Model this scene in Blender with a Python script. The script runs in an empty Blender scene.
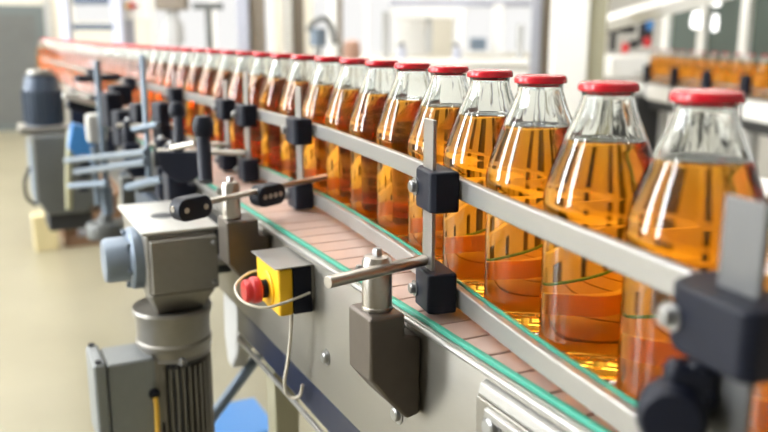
import bpy, bmesh, math, random
from mathutils import Vector, Matrix, Euler
random.seed(7)
S = bpy.context.scene
COL = S.collection
V = Vector
# ------------------------------------------------------------------ camera frame (metres)
F = 820.0; CH = 1.265
PITCH = math.radians(12.5806); HEAD = math.radians(26.287)
FWD = V((math.sin(HEAD)*math.cos(PITCH), math.cos(HEAD)*math.cos(PITCH), -math.sin(PITCH)))
RGT = V((math.cos(HEAD), -math.sin(HEAD), 0)); UPV = RGT.cross(FWD)
CAM = V((0, 0, CH))
def at(px, py, d):
    "world point seen at a photo pixel, d metres deep"
    return CAM + (FWD*F + RGT*(px-384) - UPV*(py-216)) * (d/F)
# ------------------------------------------------------------------ materials
MATS = {}
def mat(name, col, rough=.5, metal=0, noise=0, scale=40, bump=0, stretch=None, spec=.5, emit=0, coat=0, rvar=0):
    m = bpy.data.materials.new(name); m.use_nodes = True
    nt = m.node_tree; b = nt.nodes['Principled BSDF']
    c = tuple(col)+(1,) if len(col) == 3 else col
    b.inputs['Base Color'].default_value = c
    b.inputs['Roughness'].default_value = rough; b.inputs['Metallic'].default_value = metal
    b.inputs['Specular IOR Level'].default_value = spec
    if coat: b.inputs['Coat Weight'].default_value = coat; b.inputs['Coat Roughness'].default_value = .08
    if emit:
        b.inputs['Emission Color'].default_value = c; b.inputs['Emission Strength'].default_value = emit
    if noise or bump or rvar:
        tc = nt.nodes.new('ShaderNodeTexCoord'); mp = nt.nodes.new('ShaderNodeMapping')
        if stretch: mp.inputs['Scale'].default_value = stretch
        nz = nt.nodes.new('ShaderNodeTexNoise'); nz.inputs['Scale'].default_value = scale; nz.inputs['Detail'].default_value = 4
        nt.links.new(tc.outputs['Object'], mp.inputs['Vector']); nt.links.new(mp.outputs['Vector'], nz.inputs['Vector'])
        if noise:
            mx = nt.nodes.new('ShaderNodeMixRGB'); mx.blend_type = 'MIX'
            mx.inputs['Color1'].default_value = tuple(x*(1-noise) for x in c[:3])+(1,)
            mx.inputs['Color2'].default_value = tuple(min(1, x*(1+noise)) for x in c[:3])+(1,)
            nt.links.new(nz.outputs['Fac'], mx.inputs['Fac']); nt.links.new(mx.outputs['Color'], b.inputs['Base Color'])
        if rvar:
            mr = nt.nodes.new('ShaderNodeMapRange')
            mr.inputs['To Min'].default_value = max(.02, rough-rvar); mr.inputs['To Max'].default_value = min(1, rough+rvar)
            nt.links.new(nz.outputs['Fac'], mr.inputs['Value']); nt.links.new(mr.outputs['Result'], b.inputs['Roughness'])
        if bump:
            bp = nt.nodes.new('ShaderNodeBump'); bp.inputs['Strength'].default_value = bump; bp.inputs['Distance'].default_value = .002
            nt.links.new(nz.outputs['Fac'], bp.inputs['Height']); nt.links.new(bp.outputs['Normal'], b.inputs['Normal'])
    MATS[name] = m
    return m
mat('steel', (.36, .36, .36), .32, .9, .08, 60, 0, (8, 1, 8), rvar=.08)
mat('rail_steel', (.37, .36, .34), .34, .6, .06, 80, 0, (6, 1, 6), rvar=.08)
mat('bar_steel_shaded', (.15, .15, .15), .45, .7, .06, 60)  # same bar steel, with the near bar's shade put into the colour
mat('plate_steel', (.26, .245, .215), .40, .85, .08, 20, 0, (1, 1, 6), rvar=.08)
mat('bracket_steel', (.14, .12, .105), .40, .85, .1, 60, .05)
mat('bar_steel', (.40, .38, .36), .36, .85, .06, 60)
mat('rod_steel', (.42, .39, .35), .3, 1, .06, 60)
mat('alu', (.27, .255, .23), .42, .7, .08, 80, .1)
mat('alu_box', (.23, .245, .25), .45, .3, .08, 50)
mat('alu_dark', (.07, .075, .085), .45, .6, .1, 80, .1)
mat('alu_blue', (.22, .27, .34), .4, .3, .08, 50)
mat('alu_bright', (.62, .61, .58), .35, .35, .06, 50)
mat('black_plastic', (.004, .006, .016), .5, 0, .2, 60, .05, spec=.3)
mat('navy', (.012, .018, .042), .3, .1, .15, 20, 0, None, rvar=.08)
mat('red_plastic', (.62, .025, .03), .35, 0, 0, 10, 0, None, coat=.3)
mat('yellow', (.95, .55, .015), .4)
mat('belt', (.56, .40, .34), .36, 0, .1, 18, .03, None, rvar=.06)
mat('green', (.05, .36, .25), .4, 0, .12, 30)
mat('dark', (.03, .03, .032), .6)
mat('cable_grey', (.62, .57, .48), .5)
mat('lid_red', (.56, .004, .016), .26, 0, .06, 20, 0, None, spec=.4, coat=.35)
mat('white_paint', (.86, .85, .82), .45, 0, .03, 3)
mat('grey_paint', (.42, .42, .41), .5, 0, .05, 4)
mat('machine_grey', (.13, .135, .13), .45, .2, .12, 10)
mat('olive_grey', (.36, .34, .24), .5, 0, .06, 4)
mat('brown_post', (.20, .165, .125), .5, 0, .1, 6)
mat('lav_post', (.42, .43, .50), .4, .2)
mat('dark_blue_motor', (.055, .075, .11), .4, .2, .15, 30)
mat('blue_plastic', (.05, .22, .55), .4)
mat('wood', (.62, .53, .30), .7, 0, .15, 6, .1, (1, 1, .2))
mat('brown_wood', (.20, .11, .06), .7, 0, .25, 6, .1, (.2, 1, 1))
mat('wall_paint', (.52, .51, .48), .8, 0, .03, 1.5)
mat('wall_beige', (.66, .62, .53), .8, 0, .04, 1.5)
mat('ceiling_paint', (.8, .8, .79), .9, 0, .02, 1)
mat('door_dark', (.13, .15, .15), .5)
mat('yellow_wire', (.75, .45, .05), .45)
mat('pipe_blue', (.17, .215, .27), .4, .3)
mat('hose', (.45, .43, .28), .5)
mat('skin', (.55, .33, .25), .6)
mat('window_dark', (.075, .10, .085), .3, 0, .25, 2, spec=.25)
# floor: pale sealed screed with soft mottling
m = mat('floor_screed', (.52, .475, .36), .28, 0)
nt = m.node_tree; b = nt.nodes['Principled BSDF']
tc = nt.nodes.new('ShaderNodeTexCoord'); n1 = nt.nodes.new('ShaderNodeTexNoise'); n1.inputs['Scale'].default_value = 1.3; n1.inputs['Detail'].default_value = 6
cr = nt.nodes.new('ShaderNodeValToRGB'); cr.color_ramp.elements[0].position = .3; cr.color_ramp.elements[1].position = .7
cr.color_ramp.elements[0].color = (.24, .215, .14, 1); cr.color_ramp.elements[1].color = (.31, .28, .19, 1)
nt.links.new(tc.outputs['Object'], n1.inputs['Vector']); nt.links.new(n1.outputs['Fac'], cr.inputs['Fac']); nt.links.new(cr.outputs['Color'], b.inputs['Base Color'])
def emissive(name, col, st):
    m = bpy.data.materials.new(name); m.use_nodes = True; nt = m.node_tree
    nt.nodes.remove(nt.nodes['Principled BSDF'])
    e = nt.nodes.new('ShaderNodeEmission'); e.inputs['Color'].default_value = tuple(col)+(1,); e.inputs['Strength'].default_value = st
    nt.links.new(e.outputs[0], nt.nodes['Material Output'].inputs['Surface']); MATS[name] = m; return m
emissive('daylight_pane', (.93, .97, 1.0), 28.0)
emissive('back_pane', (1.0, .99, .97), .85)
emissive('lamp_panel', (1.0, .97, .92), 19.0)
emissive('reflection_glow', (1.0, .98, .95), 2.5)  # glow for the ceiling lights' reflections in the glazed doors
def glassmat(name, ior, col=(1, 1, 1), rough=0, absorb=None, dens=0):
    m = bpy.data.materials.new(name); m.use_nodes = True; nt = m.node_tree
    nt.nodes.remove(nt.nodes['Principled BSDF'])
    g = nt.nodes.new('ShaderNodeBsdfGlass'); g.inputs['IOR'].default_value = ior; g.inputs['Roughness'].default_value = rough
    g.inputs['Color'].default_value = tuple(col)+(1,)
    nt.links.new(g.outputs[0], nt.nodes['Material Output'].inputs['Surface'])
    if absorb:
        a = nt.nodes.new('ShaderNodeVolumeAbsorption'); a.inputs['Color'].default_value = tuple(absorb)+(1,); a.inputs['Density'].default_value = dens
        nt.links.new(a.outputs[0], nt.nodes['Material Output'].inputs['Volume'])
    MATS[name] = m; return m
JUICE = (.945, .71, .0); JD = 52
glassmat('glass', 1.5, (.985, .995, .99))
glassmat('juice_side', 1.34/1.5, absorb=JUICE, dens=JD)
glassmat('juice_top', 1.34, absorb=JUICE, dens=JD)
glassmat('clear_sheet', 1.45, (.9, .93, .91))
# ------------------------------------------------------------------ mesh builder
ORG = {}
def frame(d):
    d = V(d).normalized(); a = V((0, 0, 1)) if abs(d.z) < .95 else V((1, 0, 0))
    u = a.cross(d).normalized(); return u, d.cross(u)
class MB:
    def __init__(s): s.v = []; s.f = []; s.m = []
    def add(s, vs, fs, mi=0):
        o = len(s.v); s.v += [V(x) for x in vs]; s.f += [tuple(i+o for i in f) for f in fs]; s.m += [mi]*len(fs); return s
    def box(s, c, d, ang=0, M=None):
        R = M if M else Matrix.Rotation(ang, 3, 'Z'); c = V(c)
        vs = [c+R@V((x*d[0]/2, y*d[1]/2, z*d[2]/2)) for x in (-1, 1) for y in (-1, 1) for z in (-1, 1)]
        return s.add(vs, [(0, 1, 3, 2), (4, 6, 7, 5), (0, 4, 5, 1), (2, 3, 7, 6), (0, 2, 6, 4), (1, 5, 7, 3)])
    def bx(s, x0, x1, y0, y1, z0, z1):
        return s.box(((x0+x1)/2, (y0+y1)/2, (z0+z1)/2), (abs(x1-x0), abs(y1-y0), abs(z1-z0)))
    def cyl(s, p0, p1, r, r1=None, n=24):
        p0 = V(p0); p1 = V(p1); r1 = r if r1 is None else r1
        return s.rev(p0, p1-p0, [(0, 0), (r, 0), (r1, (p1-p0).length), (0, (p1-p0).length)], n)
    def rev(s, o, axis, prof, n=32, mi=0):
        "surface of revolution: prof = [(radius, distance along the axis)]"
        o = V(o); d = V(axis).normalized(); u, w = frame(d)
        if abs(d.z) > .95: u, w = V((1, 0, 0)), V((0, 1, 0)) if d.z > 0 else V((0, -1, 0))
        vs = []; ring = []
        for r, h in prof:
            if r <= 1e-6: ring.append([len(vs)]*n); vs.append(o+d*h)
            else:
                ring.append([len(vs)+i for i in range(n)])
                vs += [o+d*h+(u*math.cos(2*math.pi*i/n)+w*math.sin(2*math.pi*i/n))*r for i in range(n)]
        fs = []
        for a, b in zip(ring[:-1], ring[1:]):
            for i in range(n):
                j = (i+1) % n; q = []
                for t in (a[i], a[j], b[j], b[i]):
                    if t not in q: q.append(t)
                if len(q) > 2: fs.append(tuple(q))
        return s.add(vs, fs, mi)
    def prism(s, pts, o, u, w, d):
        "polygon pts in the (u,w) plane at o, extruded by the vector d"
        o = V(o); u = V(u); w = V(w); d = V(d); n = len(pts)
        a = [o+u*x+w*y for x, y in pts]
        if (u.cross(w)).dot(d) < 0: a.reverse()
        vs = a+[p+d for p in a]
        return s.add(vs, [tuple(range(n-1, -1, -1)), tuple(range(n, 2*n))]+[(i, (i+1) % n, n+(i+1) % n, n+i) for i in range(n)])
    def tube(s, pts, r, n=10):
        pts = [V(p) for p in pts]; vs = []; fs = []; u = None
        for i, p in enumerate(pts):
            d = (pts[min(i+1, len(pts)-1)]-pts[max(i-1, 0)]).normalized()
            if u is None: u, w = frame(d)
            else: u = (u-d*u.dot(d)).normalized(); w = d.cross(u)
            vs += [p+(u*math.cos(2*math.pi*k/n)+w*math.sin(2*math.pi*k/n))*r for k in range(n)]
        for i in range(len(pts)-1):
            for k in range(n): fs.append((i*n+k, i*n+(k+1) % n, (i+1)*n+(k+1) % n, (i+1)*n+k))
        fs += [tuple(range(n-1, -1, -1)), tuple((len(pts)-1)*n+k for k in range(n))]
        return s.add(vs, fs)
    def strip(s, path, d0, d1, z0, z1):
        "rectangular bar swept along a plan path; d0,d1 = offsets to the left of travel"
        A = offset(path, d0); B = offset(path, d1); n = len(path); vs = []; fs = []
        for a, b in zip(A, B): vs += [(a[0], a[1], z0), (b[0], b[1], z0), (b[0], b[1], z1), (a[0], a[1], z1)]
        for i in range(n-1):
            for k in range(4): fs.append((i*4+k, (i+1)*4+k, (i+1)*4+(k+1) % 4, i*4+(k+1) % 4))
        fs += [(0, 1, 2, 3), tuple((n-1)*4+k for k in (3, 2, 1, 0))]
        return s.add(vs, fs)
    def build(s, name, mats, parent=None, label=None, bevel=0, seg=2, sharp=38, kind=None):
        me = bpy.data.meshes.new(name); o0 = ORG.get(parent.name, V((0, 0, 0))) if parent else None
        if parent is None:
            lo = V([min(v[i] for v in s.v) for i in range(3)]); hi = V([max(v[i] for v in s.v) for i in range(3)])
            o0 = V(((lo.x+hi.x)/2, (lo.y+hi.y)/2, lo.z))
        me.from_pydata([v-o0 for v in s.v], [], s.f)
        mats = mats if isinstance(mats, (list, tuple)) else [mats]
        for k in mats: me.materials.append(MATS[k])
        for p, mi in zip(me.polygons, s.m): p.material_index = mi
        bm = bmesh.new(); bm.from_mesh(me); bmesh.ops.recalc_face_normals(bm, faces=bm.faces); bm.to_mesh(me); bm.free()
        for p in me.polygons: p.use_smooth = True
        me.set_sharp_from_angle(angle=math.radians(sharp))
        ob = bpy.data.objects.new(name, me); COL.objects.link(ob)
        if parent: ob.parent = parent
        else: ob.location = o0
        ORG[ob.name] = o0.copy()
        if bevel:
            bv = ob.modifiers.new('Bevel', 'BEVEL'); bv.width = bevel; bv.segments = seg; bv.limit_method = 'ANGLE'; bv.angle_limit = math.radians(40); bv.harden_normals = True
        if label: ob['label'] = label
        if kind: ob['kind'] = kind
        return ob
def bxo(name, m, parent, x0, x1, y0, y1, z0, z1, bevel=.002, **k):
    return MB().bx(x0, x1, y0, y1, z0, z1).build(name, m, parent, bevel=bevel, **k)
def offset(path, d):
    out = []
    for i, p in enumerate(path):
        a = path[max(i-1, 0)]; b = path[min(i+1, len(path)-1)]; tx, ty = b[0]-a[0], b[1]-a[1]; l = math.hypot(tx, ty)
        out.append((p[0]-ty/l*d, p[1]+tx/l*d))
    return out
def smooth(path, k=6):
    out = []
    for i in range(len(path)-1):
        p0 = path[max(i-1, 0)]; p1 = path[i]; p2 = path[i+1]; p3 = path[min(i+2, len(path)-1)]
        for j in range(k):
            t = j/k
            out.append(tuple(.5*((2*p1[c])+(-p0[c]+p2[c])*t+(2*p0[c]-5*p1[c]+4*p2[c]-p3[c])*t*t+(-p0[c]+3*p1[c]-3*p2[c]+p3[c])*t**3) for c in (0, 1)))
    return out+[path[-1]]
def thing(name, label, cat, loc, group=None):
    o = bpy.data.objects.new(name, None); COL.objects.link(o); o.location = loc; o.empty_display_size = .05
    o['label'] = label; o['category'] = cat; ORG[o.name] = V(loc)
    if group: o['group'] = group
    return o
def tag(o, label, cat, group=None):
    o['label'] = label; o['category'] = cat
    if group: o['group'] = group
    return o
def struct(o): o['kind'] = 'structure'; return o
def copy_tree(o, parent=None):
    c = o.copy(); COL.objects.link(c); ORG[c.name] = ORG.get(o.name, V((0, 0, 0)))
    if parent: c.parent = parent
    for ch in o.children: copy_tree(ch, c)
    return c
ORD = ['zeroth', 'first', 'second', 'third', 'fourth', 'fifth', 'sixth', 'seventh', 'eighth', 'ninth', 'tenth', 'eleventh', 'twelfth', 'thirteenth', 'fourteenth', 'fifteenth', 'sixteenth', 'seventeenth', 'eighteenth', 'nineteenth']
TENS = {20: 'twent', 30: 'thirt', 40: 'fort', 50: 'fift'}
def ordinal(n):
    if n < 20: return ORD[n]
    t = TENS[n//10*10]
    return t+'ieth' if n % 10 == 0 else t+'y-'+ORD[n % 10]
# ------------------------------------------------------------------ the room
RX0, RX1, RY0, RY1, RZ = -4.5, 10.5, -4.0, 12.0, 4.6
struct(MB().bx(RX0, RX1, RY0, RY1, -.1, 0).build('floor', 'floor_screed'))
struct(MB().bx(RX0, RX1, RY0, RY1, RZ, RZ+.1).build('ceiling', 'ceiling_paint'))
def wall_with_openings(name, axis, pos, thick, a0, a1, openings, m):
    b = MB()
    def seg(u0, u1, z0, z1):
        if u1-u0 < 1e-4 or z1-z0 < 1e-4: return
        if axis == 'X': b.bx(pos, pos+thick, u0, u1, z0, z1)
        else: b.bx(u0, u1, pos, pos+thick, z0, z1)
    u = a0
    for (u0, u1, z0, z1) in sorted(openings):
        seg(u, u0, 0, RZ); seg(u0, u1, 0, z0); seg(u0, u1, z1, RZ); u = u1
    seg(u, a1, 0, RZ)
    return struct(b.build(name, m))
nwin = [0]
def window(axis, pos, u0, u1, z0, z1, mpane):
    nwin[0] += 1
    p = struct(MB().bx(pos, pos+.02, u0, u1, z0, z1).build('window_%d' % nwin[0], mpane) if axis == 'X' else MB().bx(u0, u1, pos, pos+.02, z0, z1).build('window_%d' % nwin[0], mpane))
    b = MB(); t = .05
    def q(a0, a1, c0, c1):
        if axis == 'X': b.bx(pos-.03, pos+.05, a0, a1, c0, c1)
        else: b.bx(a0, a1, pos-.03, pos+.05, c0, c1)
    q(u0, u1, z0, z0+t); q(u0, u1, z1-t, z1); q(u0, u0+t, z0+t, z1-t); q(u1-t, u1, z0+t, z1-t); q((u0+u1)/2-t/2, (u0+u1)/2+t/2, z0+t, z1-t)
    b.build('window_frame', 'white_paint', p)
    return p
LW = [(1.6, 2.5, .7, 4.4), (4.6, 6.2, .7, 4.4)]
wall_with_openings('wall_left', 'X', RX0-.2, .2, RY0, RY1, LW, 'wall_paint')
for w in LW: window('X', RX0-.12, *w, 'daylight_pane')
BW = [(2.3, 4.1, .9, 3.6), (4.7, 6.6, .9, 3.6), (7.2, 9.2, .9, 3.6)]
wall_with_openings('wall_back', 'Y', RY1, .2, RX0, RX1, BW, 'wall_beige')
for w in BW: window('Y', RY1+.08, *w, 'back_pane')
RW = [(2.2, 4.2, 1.0, 3.6), (5.0, 7.0, 1.0, 3.6), (7.8, 9.8, 1.0, 3.6)]
wall_with_openings('wall_right', 'X', RX1, .2, RY0, RY1, RW, 'wall_paint')
for w in RW: window('X', RX1+.08, *w, 'back_pane')
wall_with_openings('wall_front', 'Y', RY0-.2, .2, RX0, RX1, [], 'wall_paint')
emissive('lamp_bright', (1.0, .98, .94), 22.0)
for j, y in enumerate((2.1, 5.4, 8.2, 10.6)):
    for i, x in enumerate((-2.6, .4, 3.4, 6.4)):
        if j == 0 and i > 2: continue
        t = thing('ceiling_light', 'long white ceiling strip light, %s from left in the %s row from the front' % (ordinal(i+1), ordinal(j+1)), 'ceiling light', (x, y, RZ), 'ceiling strip lights')
        MB().bx(x-1.40, x+1.40, y-.20, y+.20, RZ-.06, RZ).build('housing', 'white_paint', t)
        MB().bx(x-1.37, x+1.37, y-.16, y+.16, RZ-.066, RZ-.06).build('diffuser', 'lamp_panel' if j == 0 else 'lamp_bright', t)
# ------------------------------------------------------------------ row of bottles (plan path)
ROW = [(.440, .189), (.453, .308), (.466, .425), (.479, .542), (.496, .659), (.514, .775), (.530, .892), (.542, 1.009), (.553, 1.127), (.561, 1.244), (.564, 1.362), (.563, 1.480),
       (.562, 1.598), (.562, 1.716), (.560, 1.834), (.556, 1.951), (.551, 2.069), (.546, 2.187)]
h = math.radians(-2.0)
while ROW[-1][1] < 6.0:
    h += math.radians(.03)
    ROW.append((ROW[-1][0]+.118*math.sin(h), ROW[-1][1]+.118*math.cos(h)))
PATH = smooth(ROW, 4)
BELT = .968
def row_at(y, d=0):
    P = offset(PATH, d)
    for a, b in zip(P[:-1], P[1:]):
        if a[1] <= y <= b[1]:
            t = (y-a[1])/(b[1]-a[1]); tx, ty = b[0]-a[0], b[1]-a[1]; l = math.hypot(tx, ty)
            return V((a[0]+tx*t, y, 0)), V((tx/l, ty/l, 0))
# ------------------------------------------------------------------ bottles
OUT = [(0, .004), (.026, .003), (.036, 0), (.043, .0008), (.0475, .005), (.0495, .012), (.0496, .02), (.0492, .024), (.0492, .142), (.0496, .146), (.0505, .150), (.0504, .156), (.0496, .161), (.0484, .167), (.0468, .174), (.0447, .181),
       (.0415, .191), (.0375, .202), (.0325, .214), (.0278, .225), (.0243, .234), (.0222, .241), (.0217, .2455), (.0222, .2475), (.0230, .2486), (.0236, .2500), (.0236, .2540), (.0215, .2550)]
FILL = .208
def prof_r(z):
    pts = OUT[3:]
    for a, b in zip(pts[:-1], pts[1:]):
        if a[1] <= z <= b[1] and b[1] > a[1]: return a[0]+(b[0]-a[0])*(z-a[1])/(b[1]-a[1])
INN = [(prof_r(z)-.0028, z) for z in (.224, .230, .236, .242, .2465)]
r_f = prof_r(FILL)-.0028
INN = [(r_f, FILL), (prof_r(.216)-.0028, .216)]+INN+[(.0186, .251), (.0186, .2550)]
LIQ = [(0, .014), (.022, .011), (.034, .0075), (.041, .0075), (.0452, .0115), (.0466, .02), (.0464, .026), (.0464, .142), (.0468, .147), (.0476, .152)]+[(prof_r(z)-.0028, z) for z in (.158, .163, .169, .176, .184, .193, .201)]+[(r_f, FILL)]
def make_bottle(group):
    t = thing('juice_bottle', '', 'bottle', (0, 0, 0), group)
    g = MB().rev((0, 0, 0), (0, 0, 1), OUT+[(.0186, .2550)]+INN[::-1][1:], 64).build('glass_body', 'glass', t, sharp=180)
    # shell is open only where the liquid takes over, keep its normals pointing out of the glass
    l = MB(); l.rev((0, 0, 0), (0, 0, 1), LIQ, 64, 0); l.rev((0, 0, 0), (0, 0, 1), [(r_f, FILL), (r_f-.0015, FILL-.0006), (0, FILL-.0007)], 64, 1)
    bm = None
    lo = l.build('juice', ['juice_side', 'juice_top'], t, sharp=60)
    c = MB(); prof = [(.0198, .2557), (.0239, .2557), (.0239, .2496), (.0246, .2490), (.0253, .2492), (.0256, .2500), (.0256, .2516), (.0254, .2532), (.0249, .2548), (.0239, .2560), (.0226, .2566), (.0205, .2564), (.0195, .2560), (0, .2560)]
    c.rev((0, 0, 0), (0, 0, 1), prof[1:], 48)
    c.build('lid', 'lid_red', t, sharp=50)
    return t
proto = make_bottle('juice bottles in the row on the front conveyor')
def fix_glass(me):
    "orient every face away from the inside of the wall"
    bm = bmesh.new(); bm.from_mesh(me); bmesh.ops.remove_doubles(bm, verts=bm.verts, dist=1e-5)
    for f in bm.faces:
        c = f.calc_center_median(); r = V((c.x, c.y, 0))
        rc = r.length
        inner = c.z > FILL-.001 and prof_r(min(c.z, .2549)) is not None and rc < prof_r(min(c.z, .2549))-.0014 and c.z < .25485
        n = f.normal
        if c.z >= .25485: want = V((0, 0, 1))
        elif inner: want = -r
        elif c.z < .0045 and rc < .046: want = V((0, 0, -1))
        else: want = r
        if n.dot(want) < 0: f.normal_flip()
    for v in bm.verts:
        r = math.hypot(v.co.x, v.co.y)
        if .213 < v.co.z < .2472 and r > prof_r(v.co.z)-.0014:
            k = 1+.014*math.sin(math.pi*(v.co.z-.213)/.0342)*math.cos(16*math.atan2(v.co.y, v.co.x)); v.co.x *= k; v.co.y *= k  # neck flutes added to imitate streaks of reflected light
    bm.to_mesh(me); bm.free()
for ch in proto.children:
    if ch.name.startswith('glass_body'): fix_glass(ch.data)
    if ch.name.startswith('juice'):
        bm = bmesh.new(); bm.from_mesh(ch.data); bmesh.ops.remove_doubles(bm, verts=bm.verts, dist=1e-5); bmesh.ops.recalc_face_normals(bm, faces=bm.faces); bm.to_mesh(ch.data); bm.free()
first = True
vis = ROW[1:]
for i, (x, y) in enumerate(vis):
    o = proto if first else copy_tree(proto); first = False
    o.location = (x, y, BELT+.0005); o.rotation_euler = (0, 0, i*1.37)
    if i == 0: o['label'] = 'amber juice bottle cut off by the right edge, nearest in the front row'
    elif i == 1: o['label'] = 'largest red-lidded amber juice bottle, behind the thick near upright at right'
    else: o['label'] = 'amber juice bottle with red lid, %s from the near end of the front row' % ordinal(i+1)
# ------------------------------------------------------------------ front conveyor
CY0, CY1 = .05, 6.2
conv = thing('conveyor', 'long steel belt conveyor with pinkish slat belt and green edge strips, carrying the bottles', 'conveyor', (.6, 1.0, 0))
XB0, XB1 = .402, .70
b = MB(); pitch = .0465; y = CY0
while y < CY1-.05:
    b.bx(XB0+.007, XB1-.007, y+.0014, y+pitch-.0014, BELT-.006, BELT); y += pitch
b.build('slat_belt', 'belt', conv, bevel=.0012, seg=2)
bxo('belt_bed', 'dark', conv, XB0+.002, XB1-.002, CY0, CY1, BELT-.03, BELT-.0085, 0)
for x0, x1 in ((XB0, XB0+.0065), (XB1-.0065, XB1)):
    bxo('edge_strip', 'green', conv, x0, x1, CY0, CY1, BELT-.02, BELT+.0022, .001, label='green plastic edge strip')
for s, x0 in ((1, XB0-.0055), (-1, XB1+.0055)):
    pr = [(0, -.195), (.004*s, -.195), (.004*s, -.004), (.0055*s, .0), (.0015*s, .0), (0, -.003)]
    MB().prism([(px, pz) for px, pz in pr], (x0, CY0, BELT-.002), (1, 0, 0), (0, 0, 1), (0, CY1-CY0, 0)).build('side_plate', 'plate_steel', conv, bevel=.0008)
# rolled upper lip and lower lip on the outside of the front plate
MB().tube([(XB0-.007, CY0, BELT-.0055), (XB0-.007, CY1, BELT-.0055)], .0035, 12).build('rolled_lip', 'rail_steel', conv)
MB().prism([(0, 0), (-.006, -.003), (-.008, -.012), (-.006, -.016), (0, -.016)], (XB0-.006, CY0, BELT-.013), (1, 0, 0), (0, 0, 1), (0, .59-CY0, 0)).build('rolled_lip', 'rail_steel', conv, bevel=.001)
sp = MB(); sp.bx(XB0-.013, XB0-.0056, CY0, .595, BELT-.185, BELT-.03)
sp.build('splice_plate', 'plate_steel', conv, bevel=.002)
MB().prism([(0, 0), (-.004, -.002), (-.004, -.010), (0, -.012)], (XB0-.0131, CY0, BELT-.033), (1, 0, 0), (0, 0, 1), (0, .575-CY0, 0)).build('rolled_lip', 'rail_steel', conv, bevel=.001)
def bolt(x, y, z, r, parent, d=(-1, 0, 0), m='steel', name='bolt', ln=.007):
    d = V(d); b = MB(); p = V((x, y, z))
    b.rev(p, d, [(0, 0), (r*1.5, 0), (r*1.5, .0015), (r, .0016), (r, ln*.8), (r*.8, ln), (0, ln)], 6 if False else 18)
    return b.build(name, m, parent, sharp=30)
bolt(XB0-.0055, .979, .832, .0075, conv); bolt(XB0-.0055, .766, .842, .008, conv); bolt(XB0-.0131, .566, .918, .0095, conv); bolt(XB0-.013, .40, .915, .009, conv)
bolt(XB0-.0055, 1.9, .85, .008, conv); bolt(XB0-.0055, 2.6, .85, .008, conv); bolt(XB0-.013, .52, .83, .009, conv)
# lower navy tube with a bright lip
MB().bx(.40, .45, .05, 1.44, .712, .771).build('lower_tube', 'navy', conv, bevel=.008, seg=3)
MB().bx(.394, .399, .05, 1.42, .703, .711).build('tube_lip', 'rail_steel', conv, bevel=.001)
for y in (.35, 1.255, 6.15):
    for x in (.425, .66):
        L = MB().bx(x-.022, x+.022, y-.022, y+.022, .03, .7715 if y > 1.5 else .7115).build('leg', 'olive_grey', conv, bevel=.004)
        MB().cyl((x, y, .0), (x, y, .03), .03, .02, 20).build('foot', 'black_plastic', L)
MB().bx(.366, .3955, 1.98, 2.56, .70, .858).build('added_dark_block', 'dark_blue_motor', conv, bevel=.01)  # dark block added to darken the far conveyor side
for y in (.7, 1.8, 3.2, 4.8): MB().cyl((.408, y, .80), (.695, y, .80), .012, n=16).build('cross_tube', 'steel', conv)
# ------------------------------------------------------------------ guide rails
def yrange(a, b): return [p for p in PATH if a <= p[1] <= b]
def rail(label, z0, z1, ya, yb, side):
    p = yrange(ya, yb)
    t = thing('guide_rail', label, 'rail', (p[0][0], p[0][1], z0))
    s = side; up = z0 > 1.05
    g_ = .016 if s < 0 else 0
    MB().strip(p, s*(.0555+g_), s*(.065+g_), z0, z1).build('steel_rail', 'rail_steel' if s > 0 else 'white_paint', t, bevel=.0022, seg=3)
    if not up: MB().strip(p, s*(.0518+g_), s*(.0553+g_), z0+.002, z1+(.0012 if s > 0 else .004)).build('wear_liner', 'green' if s > 0 else 'white_paint', t, label='green plastic liner on the bottle side' if s > 0 else 'white plastic liner on the bottle side')
    return t
rail('upper steel guide rail along the camera side of the bottle row', 1.096, 1.118, .27, 5.6, 1)
rail('lower steel guide rail just above the belt on the camera side', .978, 1.0, .20, 5.6, 1)
rail('lower pale guide rail just above the belt on the far side of the bottles', .978, 1.0, .20, 5.6, -1)
# ------------------------------------------------------------------ rail supports
def rmat(t, n): return Matrix((t, n, V((0, 0, 1)))).transposed()
def clamp_block(y, zc, parent, ln=.055, hh=.042, d0=.0660, d1=.098, name='rail_clamp', bar=True):
    "black plastic clamp gripping a guide rail from outside"
    p, t = row_at(y); n = V((-t.y, t.x, 0))
    pts = [(-ln/2, d0), (ln/2, d0), (ln/2, d0+(d1-d0)*.45), (ln*.40, d1-.006), (ln*.22, d1), (-ln*.42, d1), (-ln/2, d1-.006)]
    c = MB().prism(pts, p+V((0, 0, zc-hh/2)), t, n, (0, 0, hh)).build(name, 'black_plastic', parent, bevel=.003, seg=3)
    return c, p, t, n
def support(y, parent_label, tall=1.178, low=True, bracket=True, post='rod_steel', rodlen=.12, yb=None, bar_d=.083, wide=.028, near=False):
    p, t = row_at(y); n = V((-t.y, t.x, 0)); bc = p+n*bar_d
    T = thing('rail_support', parent_label, 'rail support', (bc.x, bc.y, 1.0), 'guide rail supports')
    # upright flat bar
    M = rmat(t, n)
    MB().box((bc.x, bc.y, (tall+1.004)/2), (wide, .0045, tall-1.004), M=M).build('upright_bar', 'bar_steel_shaded' if near else 'bar_steel', T, bevel=.0008)
    if near:
        c, *_ = clamp_block(y+.004, 1.106, T, ln=.074, hh=.040, d0=.066, d1=.108)
        q = p+n*.108+t*.026; bolt(q.x, q.y, 1.106, .0058, c, n)
    else:
        c, *_ = clamp_block(y, 1.105, T, ln=.062, hh=.043)
        q = p+n*.098+t*.016; bolt(q.x, q.y, 1.105, .0065, c, n)
    c2, *_ = clamp_block(y, .996, T, ln=.058, hh=.044)
    q = p+n*.098+t*.014; bolt(q.x, q.y, .992, .006, c2, n)
    return T, p, t, n, bc
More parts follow.
